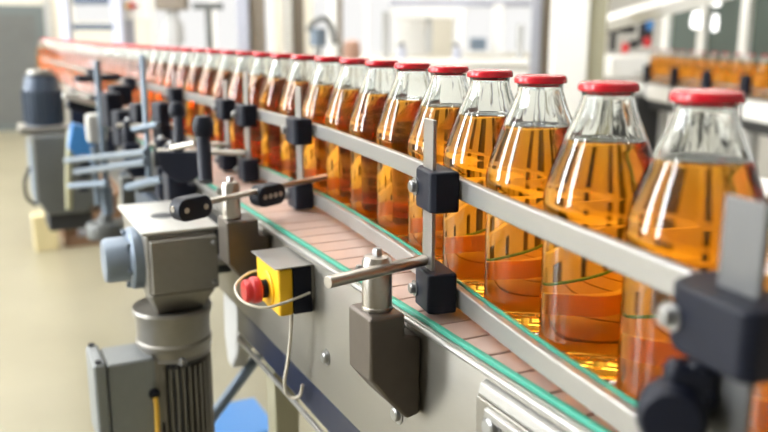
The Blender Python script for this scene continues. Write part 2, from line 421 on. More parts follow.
def bracket(T, y, x0=.336, m='bracket_steel'):
    pts = [(x0, .982), (XB0-.025, .982), (XB0-.025, .958), (XB0-.0062, .953), (XB0-.0062, .866), (XB0-.022, .862), (x0+.022, .886), (x0, .914)]
    MB().prism([(a, c) for a, c in pts], (0, y, 0), (1, 0, 0), (0, 0, 1), (0, .056, 0)).build('mounting_bracket', m, T, bevel=.004, seg=3)
def post(T, x, y, z1=1.040, r=.0158, m='rod_steel'):
    po = MB().rev((x, y, .9822), (0, 0, 1), [(0, 0), (r*1.05, 0), (r*1.05, .003), (r, .004), (r, z1-.9822-.006), (r*.86, z1-.9822-.001), (r*.7, z1-.9822), (0, z1-.9822)], 28).build('swivel_post', m, T, sharp=35)
    s = MB(); s.rev((x, y, z1), (0, 0, 1), [(0, 0), (.0055, 0), (.0055, .006), (.0042, .0075), (0, .0075)], 6)
    s.build('set_screw', 'steel', po)
    MB().rev((x-.013, y+.006, z1-.016), (-1, .2, .25), [(0, 0), (.0055, 0), (.0055, .006), (.004, .008), (0, .008)], 6).build('set_screw', 'steel', po)
# support beside the sharp bottles
T, p, t, n, bc = support(.728, 'guide rail support with short swivel post, bracket and rod in front of the sharpest bottles', bar_d=.088)
bracket(T, .712); post(T, .3575, .740)
MB().cyl((.288, .706, 1.0295), (bc.x-.004, .744, 1.0265), .0064, n=20).build('rod', 'rod_steel', T, bevel=.0008)
# support next to the emergency stop, two black cross clamps on its rod
T, p, t, n, bc = support(1.300, 'guide rail support with two black slotted cross clamps on its rod, beside the motor', bar_d=.079)
bracket(T, 1.205, x0=.326); post(T, .342, 1.232, 1.040, r=.0145)
ra = at(172, 209.5, 1.18); rb = at(331, 175.5, 1.42)
MB().cyl(ra, rb, .0048, n=18).build('rod', 'rod_steel', T, bevel=.0006)
rd = (rb-ra).normalized()
def cross_clamp(T, c, ln, hh, th, nb):
    u = V((rd.x, rd.y, rd.z)).normalized(); k = 10
    pts = []
    for i in range(k+1):
        a = -math.pi/2+math.pi*i/k; pts.append((ln/2-hh*.42+hh*.42*math.cos(a), hh/2*math.sin(a)))
    for i in range(k+1):
        a = math.pi/2+math.pi*i/k; pts.append((-ln/2+hh*.42+hh*.42*math.cos(a), hh/2*math.sin(a)))
    w = V((0, 0, 1)); f = u.cross(w).normalized()
    o = c-f*th/2
    cl = MB().prism(pts, o, u, w, f*th).build('cross_clamp', 'black_plastic', T, bevel=.003, seg=3)
    for i in range(nb):
        s = -1+2*i/(nb-1)
        q = c+f*(th/2-.0005)+u*(s*(ln/2-.013))
        MB().rev(q, f, [(0, 0), (.0042, 0), (.0042, .0015), (.002, .002), (0, .0012)], 14).build('screw', 'brass' if False else 'rod_steel', cl)
cross_clamp(T, at(191, 206, 1.20)+V((0, 0, -.002)), .060, .034, .026, 2)
cross_clamp(T, at(267.5, 192, 1.315)+V((0, 0, -.004)), .058, .034, .026, 4)
# thick near support at the right edge
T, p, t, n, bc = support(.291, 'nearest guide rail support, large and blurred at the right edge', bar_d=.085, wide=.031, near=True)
kc = at(672, 414, .475); kn = (CAM-kc); kn.z = 0; kn.normalize()
kb = MB().rev(kc-kn*.012, kn, [(0, 0), (.018, 0), (.020, .003), (.020, .018), (.016, .023), (0, .024)], 28).build('rod_clamp', 'black_plastic', T, sharp=40)
for px, py in ((699, 367), (706, 396)):
    c = at(px, py, .475); MB().rev(c-kn*.008, kn, [(0, 0), (.0065, 0), (.0065, .014), (.004, .017), (0, .017)], 18).build('clamp_lobe', 'black_plastic', kb)
MB().box(at(690, 385, .478), (.03, .02, .03), -.6).build('clamp_web', 'black_plastic', kb, bevel=.006)
for y, lab in ((1.60, 'guide rail support with flat upright, second behind the slotted cross clamps'), (1.75, 'short guide rail support with flat upright, third behind the slotted cross clamps'), (2.18, 'blurred guide rail support left of the middle, fourth behind the slotted cross clamps'), (2.75, 'blurred guide rail support, fifth behind the slotted cross clamps'), (3.5, 'far blurred guide rail support near the upper left, last of the line')):
    T, p, t, n, bc = support(y, lab, tall=1.19 if y < 1.7 else 1.165, bar_d=.078)
    x0 = bc.x-.006
    yb = y+.11 if y < 1.7 else y+.06
    MB().cyl((.325, yb, 1.028), (x0, y, 1.028), .0055, n=16).build('rod', 'rod_steel', T)
    bracket(T, yb-.028, m='navy'); post(T, .353, yb, m='black_plastic', r=.018)
gf = thing('added_backdrop', 'added low fence of upright bars behind the conveyor, seen through the juice', 'backdrop', (1.25, 2.0, 0))  # upright bars added so the juice shows vertical streaks
for z in (.12, .86): MB().bx(1.235, 1.265, .3, 4.2, z-.02, z+.02).build('backdrop_rail', 'white_paint', gf, bevel=.003)
pl = thing('added_reflector', 'added low white plinth behind the guard fence, seen only through the bottles', 'reflector', (2.0, 2.4, 0))  # white block added to brighten what shows through the juice
MB().bx(1.75, 2.3, .2, 4.6, .06, .80).build('reflector_body', 'white_paint', pl, bevel=.01); MB().bx(1.8, 2.25, .25, 4.55, 0, .0599).build('reflector_foot', 'dark', pl)
y = .34; rr = random.Random(3)
for k in range(15):
    wd_ = rr.choice((.03, .05, .09, .14))
    MB().bx(1.215, 1.285, y, y+.05, 0, .0999).build('backdrop_foot', 'dark', gf)
    MB().bx(1.2655, 1.30, y, y+wd_, .1, .92).build('backdrop_bar', ('dark', 'brown_post', 'machine_grey')[k % 3], gf)
    y += wd_+rr.choice((.10, .16, .26))
# ------------------------------------------------------------------ gear motor
gm = thing('gear_motor', 'grey gear motor hanging under the near side of the conveyor, in front of the floor', 'gear motor', (.285, 1.46, .5))
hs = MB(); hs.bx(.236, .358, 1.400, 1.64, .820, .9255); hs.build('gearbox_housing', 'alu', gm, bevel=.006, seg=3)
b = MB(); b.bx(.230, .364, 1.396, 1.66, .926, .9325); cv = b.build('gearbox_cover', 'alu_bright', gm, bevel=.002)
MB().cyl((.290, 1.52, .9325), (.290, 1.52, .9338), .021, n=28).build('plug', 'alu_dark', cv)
MB().bx(.2415, .357, 1.385, 1.3999, .822, .918).build('end_cover', 'alu', gm, bevel=.003)
for x, z in ((.349, .906), (.349, .834)): bolt(x, 1.385, z, .0035, gm, (0, -1, 0))
# round side cap on the left
b = MB(); b.rev((.236, 1.47, .872), (-1, 0, 0), [(0, 0), (.056, 0), (.056, .016), (.052, .020), (.040, .022), (.040, .056), (.037, .062), (.030, .063), (0, .063)], 36)
b.build('side_cap', 'alu_blue', gm, sharp=30)
for k in range(6):
    a = k*math.pi/3+.3; MB().box((.226, 1.47+.047*math.cos(a), .872+.047*math.sin(a)), (.034, .009, .009)).build('cap_lug', 'alu_blue', gm, bevel=.001)
# stack below the gearbox
mx, my = .287, 1.462; T0 = .820
b = MB(); q0 = [(-.050, -.072), (.066, -.072), (.066, .055), (-.050, .055)]; q1 = [(-.034, -.042), (.046, -.042), (.046, .040), (-.034, .040)]
b.add([(mx+a, my+c, T0) for a, c in q0]+[(mx+a, my+c, T0-.045) for a, c in q1], [(0, 1, 2, 3), (7, 6, 5, 4)]+[(k, k+4, (k+1) % 4+4, (k+1) % 4) for k in range(4)]); b.build('neck_flange', 'alu', gm, bevel=.005, seg=3)
b = MB(); b.rev((mx, my, T0-.045), (0, 0, -1), [(0, 0), (.058, 0), (.070, -.004), (.072, .002), (.070, .010), (.067, .016), (.066, .055), (.069, .058), (.069, .064), (.065, .068), (.063, .082), (.066, .088), (0, .088)], 48)
b.build('motor_flange', 'alu', gm, sharp=32)
MZ1, MZ0 = T0-.133, .44
MB().cyl((mx, my, MZ0), (mx, my, MZ1), .052, n=40).build('motor_body', 'alu_dark', gm)
b = MB()
for k in range(36):
    a = 2*math.pi*k/36; c, s_ = math.cos(a), math.sin(a)
    b.box((mx+.058*c, my+.058*s_, (MZ0+MZ1)/2-.004), (.016, .0032, MZ1-MZ0-.012), a)
b.build('cooling_fins', 'alu', gm, bevel=.0006)
MB().rev((mx, my, MZ0), (0, 0, -1), [(0, 0), (.068, 0), (.068, .05), (.06, .075), (0, .078)], 40).build('fan_cowl', 'black_plastic', gm, sharp=35)
for a in (.2, 1.8, 3.5, 4.7):
    q = V((mx+.066*math.cos(a), my+.066*math.sin(a), T0-.134)); bolt(q.x, q.y, q.z, .006, gm, (math.cos(a)*.2, math.sin(a)*.2, 1), ln=.01)
# terminal box on the left of the motor
tb = MB(); tb.bx(.158, .240, 1.405, 1.50, .560, .702); tbo = tb.build('terminal_box', 'alu_box', gm, bevel=.006, seg=3)
MB().bx(.135, .1575, 1.398, 1.507, .553, .709).build('terminal_lid', 'alu_box', tbo, bevel=.007, seg=3)
MB().bx(.236, .2605, 1.412, 1.494, .57, .696).build('box_neck', 'alu', tbo, bevel=.004)
for y, z in ((1.408, .699), (1.497, .699), (1.408, .568)): MB().cyl((.145, y, z), (.145, y, z+.014), .0055, n=12).build('screw', 'black_plastic', tbo)
MB().rev((.235, 1.405, .635), (0, -1, 0), [(0, 0), (.010, 0), (.010, .006), (.006, .012), (0, .012)], 16).build('cable_gland', 'black_plastic', tbo)
MB().tube([(.2350, 1.394, .632), (.2350, 1.388, .615), (.234, 1.386, .58), (.233, 1.388, .53), (.23, 1.40, .48)], .0045, 10).build('yellow_cable', 'yellow_wire', tbo, label='yellow cable stub')
MB().tube([(.352, 1.43, .86), (.372, 1.43, .86), (.3955, 1.43, .86)], .010, 14).build('output_shaft', 'steel', gm)
MB().bx(.36, .396, 1.44, 1.60, .83, .92).build('motor_mount', 'alu_dark', gm, bevel=.004)
# ------------------------------------------------------------------ emergency stop
es = thing('emergency_stop', 'yellow emergency stop box with red mushroom button on the conveyor side', 'emergency stop', (.37, 1.06, .93))
ex0, ex1, ey0, ey1, ez0, ez1 = .344, XB0-.0058, 1.026, 1.125, .882, .9495
MB().bx(ex0+.002, ex0+.0235, ey0, ey1, ez0, ez1).build('yellow_housing', 'yellow', es, bevel=.004, seg=3)
MB().bx(ex0+.024, ex1, ey0+.001, ey1-.001, ez0, ez1-.001).build('black_base', 'black_plastic', es, bevel=.002)
ec = V((ex0+.002, (ey0+ey1)/2-.004, (ez0+ez1)/2-.004))
MB().rev(ec, (-1, 0, 0), [(0, 0), (.026, 0), (.026, .002), (.024, .003), (0, .003)], 32).build('yellow_ring', 'yellow', es)
MB().rev(ec+V((-.003, 0, 0)), (-1, 0, 0), [(0, 0), (.013, 0), (.013, .010), (0, .010)], 24).build('button_stem', 'black_plastic', es)
MB().rev(ec+V((-.011, 0, 0)), (-1, 0, 0), [(0, 0), (.014, 0), (.0185, .003), (.0195, .008), (.0188, .013), (.0165, .0155), (.0165, .022), (.0145, .025), (0, .0262)], 32).build('mushroom_button', 'red_plastic', es, sharp=30)
MB().prism([(0, 0), (.056, 0), (.056, -.05), (.0545, -.05), (.0545, -.0018), (0, -.0018)], (ex0-.004, ey0-.004, ez1+.0035), (1, 0, 0), (0, 0, 1), (0, ey1-ey0+.008, 0)).build('mounting_plate', 'rail_steel', es, bevel=.0006)
# thin grey cable looping round the button
loop = []
c0 = ec+V((-.012, -.002, -.012))
for k in range(29):
    a = math.radians(-62+k*(300/28.))
    loop.append(c0+V((-.020-.032*math.cos(a-.2)+.012, .050*math.sin(a-.2)-.004, .010*math.sin(a)+.004)))
loop2 = [V((ex1-.006, ey0-.004, .913)), V((.372, ey0-.006, .909)), V((.350, ey0-.008, .905)), V((.325, ey0-.008, .902)), V((.305, ey0+.006, .905)), V((.297, ey0+.030, .911)), V((.302, ey0+.058, .917)), V((.318, ey0+.082, .920)), V((.340, ey1+.004, .921)), V((.366, ey1+.008, .920)), V((ex1-.004, ey1+.008, .918))]
def sm3(p, k=6):
    out = []
    for i in range(len(p)-1):
        a, b_, c, d = p[max(i-1, 0)], p[i], p[i+1], p[min(i+2, len(p)-1)]
        for j in range(k):
            t = j/k; out.append(.5*((2*b_)+(c-a)*t+(2*a-5*b_+4*c-d)*t*t+(3*b_-a-3*c+d)*t**3))
    return out+[p[-1]]
tag(MB().tube(sm3(loop2), .0019, 10).build('pull_cord', 'cable_grey'), 'thin beige cord looped around the red mushroom button', 'cord')
cb = [V((.372, 1.05, .8853)), V((.372, 1.05, .872)), V((.371, 1.052, .845)), V((.369, 1.062, .80)), V((.368, 1.075, .765)), V((.372, 1.082, .742)), V((.381, 1.078, .734)), V((.3875, 1.066, .741)), V((.3905, 1.06, .76))]
tag(MB().tube(sm3(cb), .0026, 10).build('power_cable', 'cable_grey'), 'beige cable hanging from the bottom of the yellow stop box', 'cable')
# ------------------------------------------------------------------ odds and ends under the conveyor
gb = thing('leg_bracket', 'pale grey plastic leg bracket with a slanted blue tube, right of the motor', 'bracket', (.44, 1.55, .55))
MB().prism([(-.05, .03), (.03, .06), (.06, .05), (.07, -.10), (.05, -.16), (.02, -.165), (-.02, -.12), (-.04, -.05)], (.43, 1.58, .735), (0, 1, 0), (0, 0, 1), (.035, 0, 0)).build('bracket_plate', 'grey_paint', gb, bevel=.008, seg=3)
MB().cyl(at(258, 356, 1.78), at(206, 425, 1.70), .012, n=18).build('brace_tube', 'pipe_blue', gb)
P = at(234, 476, 2.3)
cr_ = thing('blue_crate', 'bright blue plastic crate on the floor below the conveyor', 'crate', (P.x, P.y, 0))
MB().bx(P.x-.09, P.x+.09, P.y-.1, P.y+.1, 0.0, .20).build('crate_body', 'blue_plastic', cr_, bevel=.006)
MB().bx(P.x-.1, P.x+.1, P.y-.11, P.y+.11, .2001, .225).build('crate_rim', 'blue_plastic', cr_, bevel=.005)
exec_bg = True
# ------------------------------------------------------------------ second drive station, further along the line (blurred)
d2 = thing('drive_unit', 'blurred drive unit, dark blue upright motor on grey gear case, far left', 'drive unit', (.29, 3.4, .55))
g = MB(); g.prism([(.165, .66), (.165, .90), (.388, .90), (.388, .66), (.34, .60), (.20, .60)], (0, 3.22, 0), (1, 0, 0), (0, 0, 1), (0, .30, 0)); g.build('gear_case', 'machine_grey', d2, bevel=.012, seg=3)
MB().bx(.16, .18, 3.25, 3.50, .64, .86).build('side_cover', 'pipe_blue', d2, bevel=.006)
MB().bx(.13, .31, 3.27, 3.47, .9005, .925).build('mount_flange', 'alu', d2, bevel=.006)
MB().rev((.225, 3.37, .9255), (0, 0, 1), [(0, 0), (.066, 0), (.066, .15), (.058, .17), (.058, .185), (0, .19)], 32).build('motor_body', 'dark_blue_motor', d2, sharp=35)
b = MB()
for k in range(22):
    a = 2*math.pi*k/22; b.box((.225+.068*math.cos(a), 3.37+.068*math.sin(a), .995), (.012, .006, .12), a)
b.build('cooling_fins', 'dark_blue_motor', d2)
MB().rev((.225, 3.37, 1.1155), (0, 0, 1), [(0, 0), (.05, 0), (.045, .015), (0, .018)], 28).build('motor_cap', 'alu', d2)
MB().tube(sm3([V((.30, 3.20, .92)), V((.285, 3.17, .84)), V((.275, 3.165, .74)), V((.27, 3.18, .63))]), .012, 10).build('hose', 'hose', d2)
MB().tube(sm3([V((.150, 3.20, .79)), V((.128, 3.19, .74)), V((.132, 3.19, .68)), V((.16, 3.20, .65))]), .006, 8).build('handle', 'black_plastic', d2)
MB().prism([(.28, .86), (.34, .80), (.38, .80), (.36, .93), (.30, .95)], (0, 3.12, 0), (1, 0, 0), (0, 0, 1), (0, .06, 0)).build('blue_guard', 'blue_plastic', d2, bevel=.004, label='bright blue guard')
MB().bx(.20, .36, 3.26, 3.46, .53, .5995).build('lower_case', 'dark', d2, bevel=.01)
# column stand with cross rods
st = thing('rod_stand', 'blurred stand with pale blue posts, cross rods and round base at left', 'stand', (.33, 2.62, .66))
MB().cyl((.335, 2.62, .80), (.335, 2.62, 1.185), .010, n=16).build('post', 'pipe_blue', st)
MB().cyl((.335, 2.62, .715), (.335, 2.62, .80), .018, n=18).build('post_sleeve', 'pipe_blue', st)
MB().cyl((.305, 2.60, .75), (.305, 2.60, .93), .010, n=16).build('post', 'pipe_blue', st)
MB().rev((.325, 2.61, .645), (0, 0, 1), [(0, 0), (.058, 0), (.060, .004), (.060, .040), (.056, .046), (.025, .048), (.020, .07), (0, .07)], 32).build('round_base', 'machine_grey', st, sharp=35)
for (a, c) in (((66, 160.5, 2.60), (147, 152.5, 1.76)), ((75, 172, 2.56), (147, 162, 1.76)), ((70, 186, 2.5), (108, 183, 2.35))):
    MB().cyl(at(*a), at(*c), .009, n=14).build('cross_rod', 'pipe_blue', st)
for a in ((84, 160, 2.52), (84, 172, 2.52), (83, 186, 2.52)):
    c = at(*a); MB().box(c, (.03, .03, .032)).build('rod_block', 'black_plastic', st, bevel=.004)
c = at(96, 128, 2.52); MB().box(c, (.06, .045, .09)).build('clamp_head', 'alu_bright', st, bevel=.012)
MB().box(at(98, 78, 2.6), (.16, .03, .022), .5).build('clamp_arm', 'black_plastic', st, bevel=.006)
MB().box(at(80, 100, 2.6), (.11, .02, .018), M=Euler((0, .32, .2)).to_matrix()).build('steel_arm', 'alu_bright', st, bevel=.003)
MB().box(at(84, 108, 2.62), (.11, .03, .03), M=Euler((0, .32, .2)).to_matrix()).build('clamp_arm', 'black_plastic', st, bevel=.006)
s2 = thing('sensor_post', 'tall pale blue post with rods and black clamps left of the second bottle group', 'post', (.35, 2.0, .85))
MB().cyl(at(142, 56, 2.03), at(150, 188, 1.93), .0072, n=16).build('post', 'pipe_blue', s2)
MB().cyl(at(133, 129.5, 1.97), at(158, 124.5, 1.92), .007, n=14).build('cross_rod', 'pipe_blue', s2)
MB().cyl(at(126, 188, 1.92), at(163, 179, 1.77), .010, n=14).build('cross_rod', 'pipe_blue', s2)
MB().box(at(127, 191, 1.93), (.03, .04, .07)).build('rod_block', 'machine_grey', s2, bevel=.005)
MB().box(at(150, 184, 1.93), (.07, .05, .03)).build('rod_block', 'machine_grey', s2, bevel=.005)
for i, (px, py, d, sx, sz) in enumerate(((112, 110, 2.35, .05, .10), (120, 95, 2.4, .06, .06), (124, 128, 2.3, .055, .10), (162, 135, 1.98, .03, .16), (138, 118, 2.2, .03, .08))):
    c = at(px, py, d)
    tag(MB().box(c, (sx, .05, sz), .25).build('clamp_block', 'black_plastic', bevel=.008, seg=3), 'blurred black plastic clamp block %s' % ('left of the pale blue sensor post, largest', 'above the other clamps near the red bottle stripe', 'between the two pale blue posts, lowest', 'tall and narrow right of the sensor post', 'just left of the sensor post foot')[i], 'clamp', 'black clamp blocks around the posts')
for (x0, y0), (x1, y1), d, r in (((178, 103), (179, 150), 1.66, .010), ((202, 122), (206, 182), 1.46, .0125)):
    MB().cyl(at(x0, y0, d), at(x1, y1, d-.03), r, n=16).build('black_post', 'black_plastic', s2)
for px, py, d, r in ((203, 127, 1.45, .019), (177, 111, 1.655, .017)):
    c = at(px, py, d); MB().rev(c-V((0, 0, r)), (0, 0, 1), [(0, 0), (r*.8, .003), (r, r*.7), (r, r*1.3), (r*.7, r*2), (0, r*2)], 20).build('clamp_knob', 'black_plastic', s2, sharp=50)
c = at(182, 152, 1.62); k_ = [(.050*math.cos(math.pi*(1+i/14.)), .062*math.sin(math.pi*(1+i/14.))) for i in range(15)]
MB().prism(k_, c, RGT, (0, 0, 1), V((math.sin(HEAD), math.cos(HEAD), 0))*.02).build('curved_guard', 'black_plastic', s2, bevel=.002)
MB().cyl(at(172, 148, 1.6), at(196, 143, 1.54), .0065, n=14).build('cross_rod', 'rod_steel', s2)
for i, (px, py, d, w, dd, hh) in enumerate(((51, 232, 4.9, .13, .13, .215),)):
    q = at(px, 250, d)
    tag(MB().bx(q.x-w/2-.02, q.x+w/2-.02, q.y-.02, q.y+dd, 0, hh).build('wood_block', 'wood', bevel=.006), 'pale yellow wooden block standing on the floor at left', 'wood block')
ha = at(90, 229, 5.15); ha.z = .02; hb = at(118, 232, 5.05); hb.z = .02
tag(MB().tube(sm3([ha, (ha+hb)/2+V((0, .04, 0)), hb]), .02, 10).build('floor_hose', 'pipe_blue'), 'short blue grey hose lying on the floor beside the wooden block', 'hose')
pal = thing('pallet', 'brown wooden pallet stack on the floor behind the round base', 'pallet', (.55, 5.5, 0))
for k in range(4): MB().bx(.40+k*.15, .535+k*.15, 5.15, 5.95, .285, .31).build('deck_board', 'brown_wood', pal)
MB().bx(.40, .985, 5.15, 5.19, .15, .20).build('deck_board', 'brown_wood', pal); MB().bx(.40, .985, 5.15, 5.19, 0, .05).build('deck_board', 'brown_wood', pal)
for x in (.44, .69, .94): MB().bx(x-.04, x+.04, 5.191, 5.95, 0, .2845).build('stringer', 'brown_wood', pal)
# ------------------------------------------------------------------ rear conveyor with bottles at right
A = at(655, 50, 7.0); B = at(768, 57, 5.2)
A.z = B.z = .872
dv = (B-A).normalized(); nv = V((-dv.y, dv.x, 0)); L = (B-A).length
rc = thing('conveyor', 'blurred rear conveyor with white side panels, carrying the distant bottles at right', 'conveyor', (A.x, A.y, 0))
Mr = rmat(dv, nv)
mid = A+dv*(L/2+.5)
def rbox(c, s): return MB().box(c, s, M=Mr)
rbox(mid+V((0, 0, -.008)), (L+1.6, .22, .012)).build('belt', 'brown_post', rc)
rbox(mid+V((0, 0, -.085)), (L+1.6, .26, .12)).build('side_panel', 'white_paint', rc, bevel=.004)
rbox(mid+V((0, 0, -.19)), (L+1.6, .20, .07)).build('lower_beam', 'dark', rc, bevel=.004)
for k in (.1, .5, .9):
    q = A+dv*(L*k+.1); rbox(V((q.x, q.y, .32)), (.06, .06, .64)).build('leg', 'grey_paint', rc, bevel=.004)
sgn = -1 if nv.dot(V((-1, -1, 0))) < 0 else 1
for z in (.915,):
    q = mid+nv*(.075*sgn)+V((0, 0, z-A.z)); rbox(q, (L+1.4, .012, .018)).build('guide_rail', 'rail_steel', rc)
for k in range(4):
    q = A+dv*(L*(.08+.3*k))+nv*(.112*sgn)
    o = MB().box(V((q.x, q.y, .94)), (.08, .05, .13), M=Mr).build('rail_clamp', 'black_plastic', rc, bevel=.01)
    MB().box(V((q.x, q.y, .80)), (.05, .04, .1499), M=Mr).build('clamp_foot', 'black_plastic', rc, bevel=.01)
k = 0; nb = int(L/.18)+4
for k in range(nb):
    q = A+dv*(k*.18+.02)
    o = copy_tree(proto); o.location = (q.x, q.y, A.z+.0005); o.rotation_euler = (0, 0, k*.9)
    o['group'] = 'distant bottles on the rear conveyor'
    o['label'] = 'small blurred amber bottle on the rear conveyor at right, %s from its left end' % ordinal(k+1)
# enclosure behind the rear conveyor
A2 = at(668, 40, 8.6); B2 = at(800, 40, 6.4); A2.z = B2.z = 0
d2v = (B2-A2).normalized(); L2 = (B2-A2).length; M2 = rmat(d2v, V((-d2v.y, d2v.x, 0)))
en = thing('machine_enclosure', 'pale machine enclosure with dark glazed doors behind the rear conveyor', 'machine', (A2.x, A2.y, 0))
back = V((-d2v.y, d2v.x, 0)); 
if back.dot(V((1, 1, 0))) < 0: back = -back
for k in range(5):
    q = A2+d2v*(L2*k/3.0)
    MB().box(V((q.x, q.y, 1.1)), (.11, .10, 2.2), M=M2).build('frame_post', 'white_paint', en, bevel=.008)
for k in range(4):
    q = A2+d2v*(L2*(k+.5)/3.0)+back*.02
    pn = MB().box(V((q.x, q.y, 1.32)), (L2/3-.112, .03, .62), M=M2).build('glazed_door', 'window_dark', en)
    MB().box(V((q.x, q.y, .5)), (L2/3-.112, .03, 1.0), M=M2).build('lower_panel', 'white_paint', en)
q = A2+d2v*(L2*.66); MB().box(V((q.x, q.y, 1.70)), (L2*1.45, .12, .13), M=M2).build('header_beam', 'grey_paint', en, bevel=.006)
q = A2+d2v*(L2*.66)+back*.7; MB().box(V((q.x, q.y, 1.1)), (L2*1.4, .9, 2.0), M=M2).build('cabinet_core', 'machine_grey', en)
# ceiling lights' reflections in the doors, added as glowing bodies
for i, (px, py, w, hh) in enumerate(((696, 20, .075, .14), (716, 3, .07, .06), (715, 23, .05, .14))):
    q = at(px, py, 6.6)
    t = MB().rev(q-V((0, 0, hh/2)), (0, 0, 1), [(0, 0), (w*.5, .01), (w*.55, hh*.5), (w*.4, hh*.95), (0, hh)], 20).build('reflection', 'reflection_glow')
    q.x += (0, .02, -.04)[i]; MB().cyl((q.x, q.y, q.z+hh*(.45 if i == 2 else .48)), (q.x, q.y, RZ-.001), .004, n=8).build('cord', 'grey_paint', t)  # hanger added to carry the glowing body
    tag(t, ('large bright white lamp in the dark glazed doors, as a glowing body', 'small bright lamp at the top edge in the dark glazed doors, as a glowing body', 'slim bright lamp below the small one in the dark glazed doors, as a glowing body')[i], 'reflection')
# slanted white beam at top right and small white machine left of the enclosure
MB_ = MB().cyl(at(598, 26, 7.2), at(735, -14, 5.2), .075, n=4).build('beam', 'white_paint', bevel=.006); tag(MB_, 'white overhead beam slanting upwards at the top right', 'beam')
cm = thing('capping_machine', 'small white machine with black arms left of the rear conveyor bottles', 'machine', tuple(at(632, 60, 7.6)*1.0))
P = at(632, 64, 7.6)
MB().box(V((P.x, P.y, P.z-.02)), (.46, .3, .20), -HEAD).build('white_body', 'white_paint', cm, bevel=.02)
MB().box(V((P.x, P.y, (P.z-.16)/2)), (.30, .26, P.z-.16), -HEAD).build('pedestal', 'grey_paint', cm, bevel=.01)
for px, py, sx, sz in ((613, 40, .05, .20), (622, 29, .24, .07), (646, 28, .12, .30), (634, 44, .08, .08), (606, 30, .10, .05)):
    c = at(px, py, 7.6); MB().box(c, (sx, .06, sz), -HEAD).build('black_arm', 'dark', cm, bevel=.01)
for px, py, m_ in ((625, 48, 'red_plastic'), (650, 25, 'blue_plastic'), (647, 42, 'red_plastic')):
    c = at(px, py, 7.55); MB().box(c, (.06, .05, .09), -HEAD).build('indicator', m_, cm, bevel=.01)
wd = at(645, 107, 7.0); t = thing('floor_cabinet', 'blurred dark low cabinet behind the second bottle lid from the right', 'cabinet', (wd.x, wd.y, 0))
MB().box(V((wd.x, wd.y, wd.z/2+.05)), (.22, .2, wd.z+.1), -HEAD).build('cabinet_body', 'dark', t, bevel=.01)
MB().box(V((wd.x, wd.y, wd.z+.12)), (.24, .22, .03), -HEAD).build('cabinet_top', 'grey_paint', t, bevel=.005)
# ------------------------------------------------------------------ columns and posts
def column(px, d, w, m, label, name='column', cat='column', dep=None, rot=0):
    q = at(px, 20, d); dep = dep or w
    return tag(MB().box(V((q.x, q.y, RZ/2)), (w, dep, RZ-.002), rot).build(name, m, bevel=.01), label, cat)
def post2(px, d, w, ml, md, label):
    "square post, light and shade put into its colours: left flange, darker web on its right"
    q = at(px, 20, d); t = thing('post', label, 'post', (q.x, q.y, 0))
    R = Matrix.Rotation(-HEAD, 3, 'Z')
    MB().box(V((q.x, q.y, RZ/2))-R@V((w*.5, 0, 0)), (w*.95, w, RZ-.002), M=R).build('lit_face', ml, t, bevel=.004)  # lit and shaded sides of one post as separate colours
    MB().box(V((q.x, q.y, RZ/2))+R@V((w*.55, .02, 0)), (w*1.1, w*.8, RZ-.002), M=R).build('shaded_face', md, t, bevel=.004)
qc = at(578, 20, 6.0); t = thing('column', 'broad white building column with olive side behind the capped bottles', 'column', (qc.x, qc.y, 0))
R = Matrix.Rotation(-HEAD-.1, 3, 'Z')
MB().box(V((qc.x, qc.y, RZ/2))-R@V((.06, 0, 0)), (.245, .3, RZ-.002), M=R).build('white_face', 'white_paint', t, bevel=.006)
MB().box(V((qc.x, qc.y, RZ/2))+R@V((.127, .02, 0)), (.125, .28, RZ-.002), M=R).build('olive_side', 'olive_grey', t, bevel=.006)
post2(541, 6.6, .078, 'lav_post', 'brown_post', 'slim lavender post with its shade painted in brown, left of the broad white column')
post2(292.5, 5.6, .070, 'white_paint', 'brown_post', 'white post with its shade painted in brown, behind the bottles left of the middle')
post2(250, 5.4, .085, 'lav_post', 'brown_post', 'grey post with its shade painted in brown, left of the white and brown one')
column(340, 7.5, .05, 'brown_post', 'thin brown pole behind the middle of the bottle row', 'pole', 'pole', rot=-HEAD)
column(332, 7.5, .07, 'white_paint', 'pale pipe beside the thin brown pole', 'pole', 'pole', rot=-HEAD)
# T shaped stand
q = at(209, 30, 5.0); t = thing('valve_stand', 'grey stand with a T shaped top behind the left bottles', 'stand', (q.x, q.y, 0))
MB().cyl((q.x, q.y, 0), (q.x, q.y, q.z+.12), .022, n=14).build('post', 'machine_grey', t)
MB().box((q.x, q.y, q.z+.14), (.18, .05, .04), -HEAD).build('cross_bar', 'machine_grey', t, bevel=.006)
# dark cabinet at the upper edge
q = at(172, 4, 5.6); t = thing('cabinet', 'dark brown cabinet on a post at the top edge right of the control panel', 'cabinet', (q.x, q.y, 0))
MB().box((q.x, q.y, q.z+.14), (.20, .16, .36), -HEAD).build('cabinet_body', 'brown_post', t, bevel=.01)
MB().box((q.x, q.y, (q.z-.041)/2), (.07, .07, q.z-.041), -HEAD).build('post', 'grey_paint', t, bevel=.004)
# white dome shaped cover
q = at(173, 28, 6.6); t = thing('cover_hood', 'rounded pale cover behind the left bottle lids', 'cover', (q.x, q.y, 0))
MB().rev((q.x, q.y, q.z-.12), (0, 0, 1), [(0, 0), (.085, 0), (.085, .14), (.065, .18), (0, .19)], 24).build('hood', 'grey_paint', t)
MB().cyl((q.x, q.y, 0), (q.x, q.y, q.z-.1205), .04, n=16).build('stem', 'machine_grey', t)
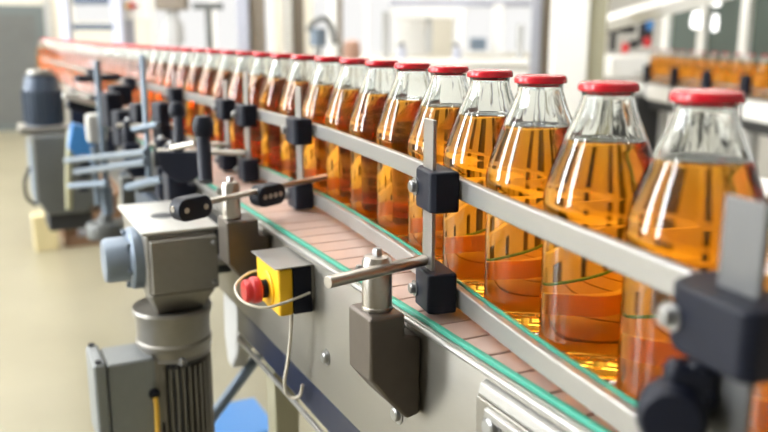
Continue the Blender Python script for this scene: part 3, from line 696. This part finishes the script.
# control panel on a post
q = at(133, 6, 6.6); t = thing('control_panel', 'pale grey control panel with orange red push button on a post at the upper left', 'control panel', (q.x, q.y, 0))
Rz = Matrix.Rotation(-.2, 3, 'Z')
MB().box((q.x, q.y, q.z+.02), (.245, .07, .25), M=Rz).build('panel_box', 'grey_paint' if False else 'white_paint', t, bevel=.008)
c = V((q.x-.005, q.y, q.z))+Rz@V((0, -.0355, 0)); dn = Rz@V((0, -1, 0))
MB().rev(c, dn, [(0, 0), (.026, 0), (.026, .018), (0, .03)], 20).build('red_button', 'red_plastic', t)
MB().rev(c-Rz@V((.040, 0, .004)), dn, [(0, 0), (.018, 0), (.016, .01), (0, .012)], 16).build('orange_button', 'yellow', t)
MB().rev(c+Rz@V((.042, 0, .0)), dn, [(0, 0), (.010, 0), (.010, .01), (0, .012)], 16).build('black_button', 'black_plastic', t)
MB().rev(c-Rz@V((.072, 0, .012)), dn, [(0, 0), (.007, 0), (.007, .006), (0, .008)], 16).build('black_button', 'black_plastic', t)
MB().box((q.x-.03, q.y+.01, (q.z-.106)/2), (.07, .06, q.z-.106), M=Rz).build('post', 'lav_post', t)
# portal frame with a bright opening
A3 = at(66, 20, 6.5); B3 = at(118, 20, 6.5); t = thing('portal_frame', 'tall grey portal frame with dark cross beams at the upper left', 'frame', (A3.x, A3.y, 0))
for q, w in ((A3, .075), (B3, .09)): MB().box((q.x, q.y, 1.2), (w, .08, 2.4), -HEAD).build('frame_post', 'lav_post', t, bevel=.006)
mid3 = (A3+B3)/2
for py, hh, m_ in ((27, .05, 'dark_blue_motor'), (0, .07, 'dark_blue_motor')):
    q = at(94, py, 6.5); MB().box((q.x, q.y, q.z), ((B3-A3).length-.09, .07, hh), -HEAD).build('cross_beam', m_, t, bevel=.006)
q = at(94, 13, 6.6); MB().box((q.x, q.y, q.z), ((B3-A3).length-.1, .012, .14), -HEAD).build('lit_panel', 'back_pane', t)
# wall door opening at far left
q = at(12, 60, 11.2)
dr = struct(MB().bx(q.x-.55, q.x+.42, RY1-.06, RY1-.002, 0, 1.62).build('door_1', 'door_dark'))
MB().bx(q.x-.42, q.x+.30, RY1-.075, RY1-.0605, .1, 1.5).build('door_leaf', 'machine_grey', dr)
struct(MB().bx(q.x-.63, q.x-.551, RY1-.09, RY1-.002, 0, 1.72).build('trim_1', 'grey_paint')); struct(MB().bx(q.x+.421, q.x+.50, RY1-.09, RY1-.002, 0, 1.72).build('trim_2', 'grey_paint'))
# ------------------------------------------------------------------ bright machinery behind the row
F0 = at(470, 40, 8.0)
fm = thing('filling_machine', 'large white filling machine, strongly blurred behind the middle bottles', 'machine', (F0.x, F0.y, 0))
Rm = Matrix.Rotation(-HEAD, 3, 'Z')
def mbox(name, px, py, d, w, hh, dep, m_, bev=.01):
    return MB().box(at(px, py, d), (w, dep, hh), M=Rm).build(name, m_, fm, bevel=bev)
mbox('table', 440, 62, 8.0, 2.2, .06, .5, 'white_paint')
mbox('base_cabinet', 440, 104, 8.05, 2.0, .68, .4, 'white_paint')
mbox('top_beam', 428, 13, 8.0, .72, .09, .2, 'white_paint')
mbox('top_beam', 470, 3, 8.2, 1.6, .07, .2, 'lav_post')
mbox('upright', 460, 34, 8.0, .08, .46, .1, 'white_paint')
mbox('upright', 386, 36, 8.0, .07, .46, .1, 'grey_paint')
mbox('dark_column', 429, 36, 8.1, .06, .34, .06, 'grey_paint')
mbox('panel', 410, 36, 8.3, .34, .4, .03, 'white_paint')
mbox('valve_block', 478, 44, 8.0, .15, .12, .12, 'pipe_blue')
mbox('upright', 498, 30, 8.1, .09, .5, .1, 'white_paint')
mbox('upright', 520, 42, 8.0, .06, .34, .08, 'grey_paint')
for i, (px, py, d) in enumerate(((402, 48, 7.9), (457, 49, 7.85))):
    c = at(px, py, d); t = thing('pump', ('small grey blue pump standing on the white machine table, left one', 'small grey blue pump standing on the white machine table, right one')[i], 'pump', (c.x, c.y, at(440, 62, 8.0).z+.0302), 'pumps on the white machine table')
    zz = at(440, 62, 8.0).z+.0302
    MB().rev((c.x, c.y, zz), (0, 0, 1), [(0, 0), (.045, 0), (.045, .10), (.035, .115), (0, .12)], 18).build('pump_body', 'lav_post', t)
    MB().rev((c.x+.0, c.y, zz+.1205), (0, 0, 1), [(0, 0), (.02, 0), (.02, .04), (0, .045)], 14).build('pump_head', 'dark', t)
    MB().box((c.x-.03, c.y, zz+.13), (.05, .02, .015), -HEAD).build('lever', 'dark', t)
c = at(318, 42, 6.4); t = thing('pump', 'blue grey dosing pump with hoses between the white post and the pipe', 'pump', (c.x, c.y, 0))
MB().cyl((c.x, c.y, 0), (c.x, c.y, c.z-.03), .03, n=14).build('pump_stand', 'grey_paint', t)
MB().rev((c.x, c.y, c.z-.03), (0, 0, 1), [(0, 0), (.065, 0), (.065, .13), (0, .14)], 20).build('pump_body', 'pipe_blue', t)
MB().tube(sm3([c+V((-.08, 0, .08)), c+V((-.03, 0, .15)), c+V((.06, 0, .18)), c+V((.12, 0, .10)), c+V((.14, 0, -.02))]), .022, 10).build('hose', 'machine_grey', t)
c = at(352, 48, 6.4); o = MB().rev(c-V((0, 0, .1)), (0, 0, 1), [(0, 0), (.05, .0), (.07, .06), (.06, .15), (0, .17)], 18).build('vessel', 'skin'); 
o.location.z = o.location.z; tag(o, 'pale pinkish round vessel behind the seventh bottle lid', 'vessel')
cv_ = MB().cyl((c.x, c.y, 0), (c.x, c.y, c.z-.1001), .03, n=14).build('pedestal', 'grey_paint', o)
# ------------------------------------------------------------------ light, camera
w = bpy.data.worlds.new('World'); S.world = w; w.use_nodes = True
w.node_tree.nodes['Background'].inputs[0].default_value = (.9, .95, 1, 1); w.node_tree.nodes['Background'].inputs[1].default_value = 1.0
cam = bpy.data.cameras.new('Camera'); co = bpy.data.objects.new('Camera', cam); COL.objects.link(co)
cam.sensor_width = 36; cam.lens = 36*F/768; cam.clip_start = .02; cam.clip_end = 100
co.location = CAM; co.rotation_euler = (math.pi/2-PITCH, 0, -HEAD)
cam.dof.use_dof = True; cam.dof.focus_distance = .92; cam.dof.aperture_fstop = 3.6
S.camera = co
S.view_settings.view_transform = 'Standard'; S.view_settings.look = 'None'; S.view_settings.gamma = 1; S.view_settings.exposure = 0.2
cy = S.cycles
cy.max_bounces = 24; cy.transmission_bounces = 24; cy.transparent_max_bounces = 16; cy.diffuse_bounces = 4; cy.glossy_bounces = 6
cy.sample_clamp_indirect = 8; cy.use_denoising = True; cy.caustics_refractive = True; cy.caustics_reflective = False; cy.blur_glossy = .5
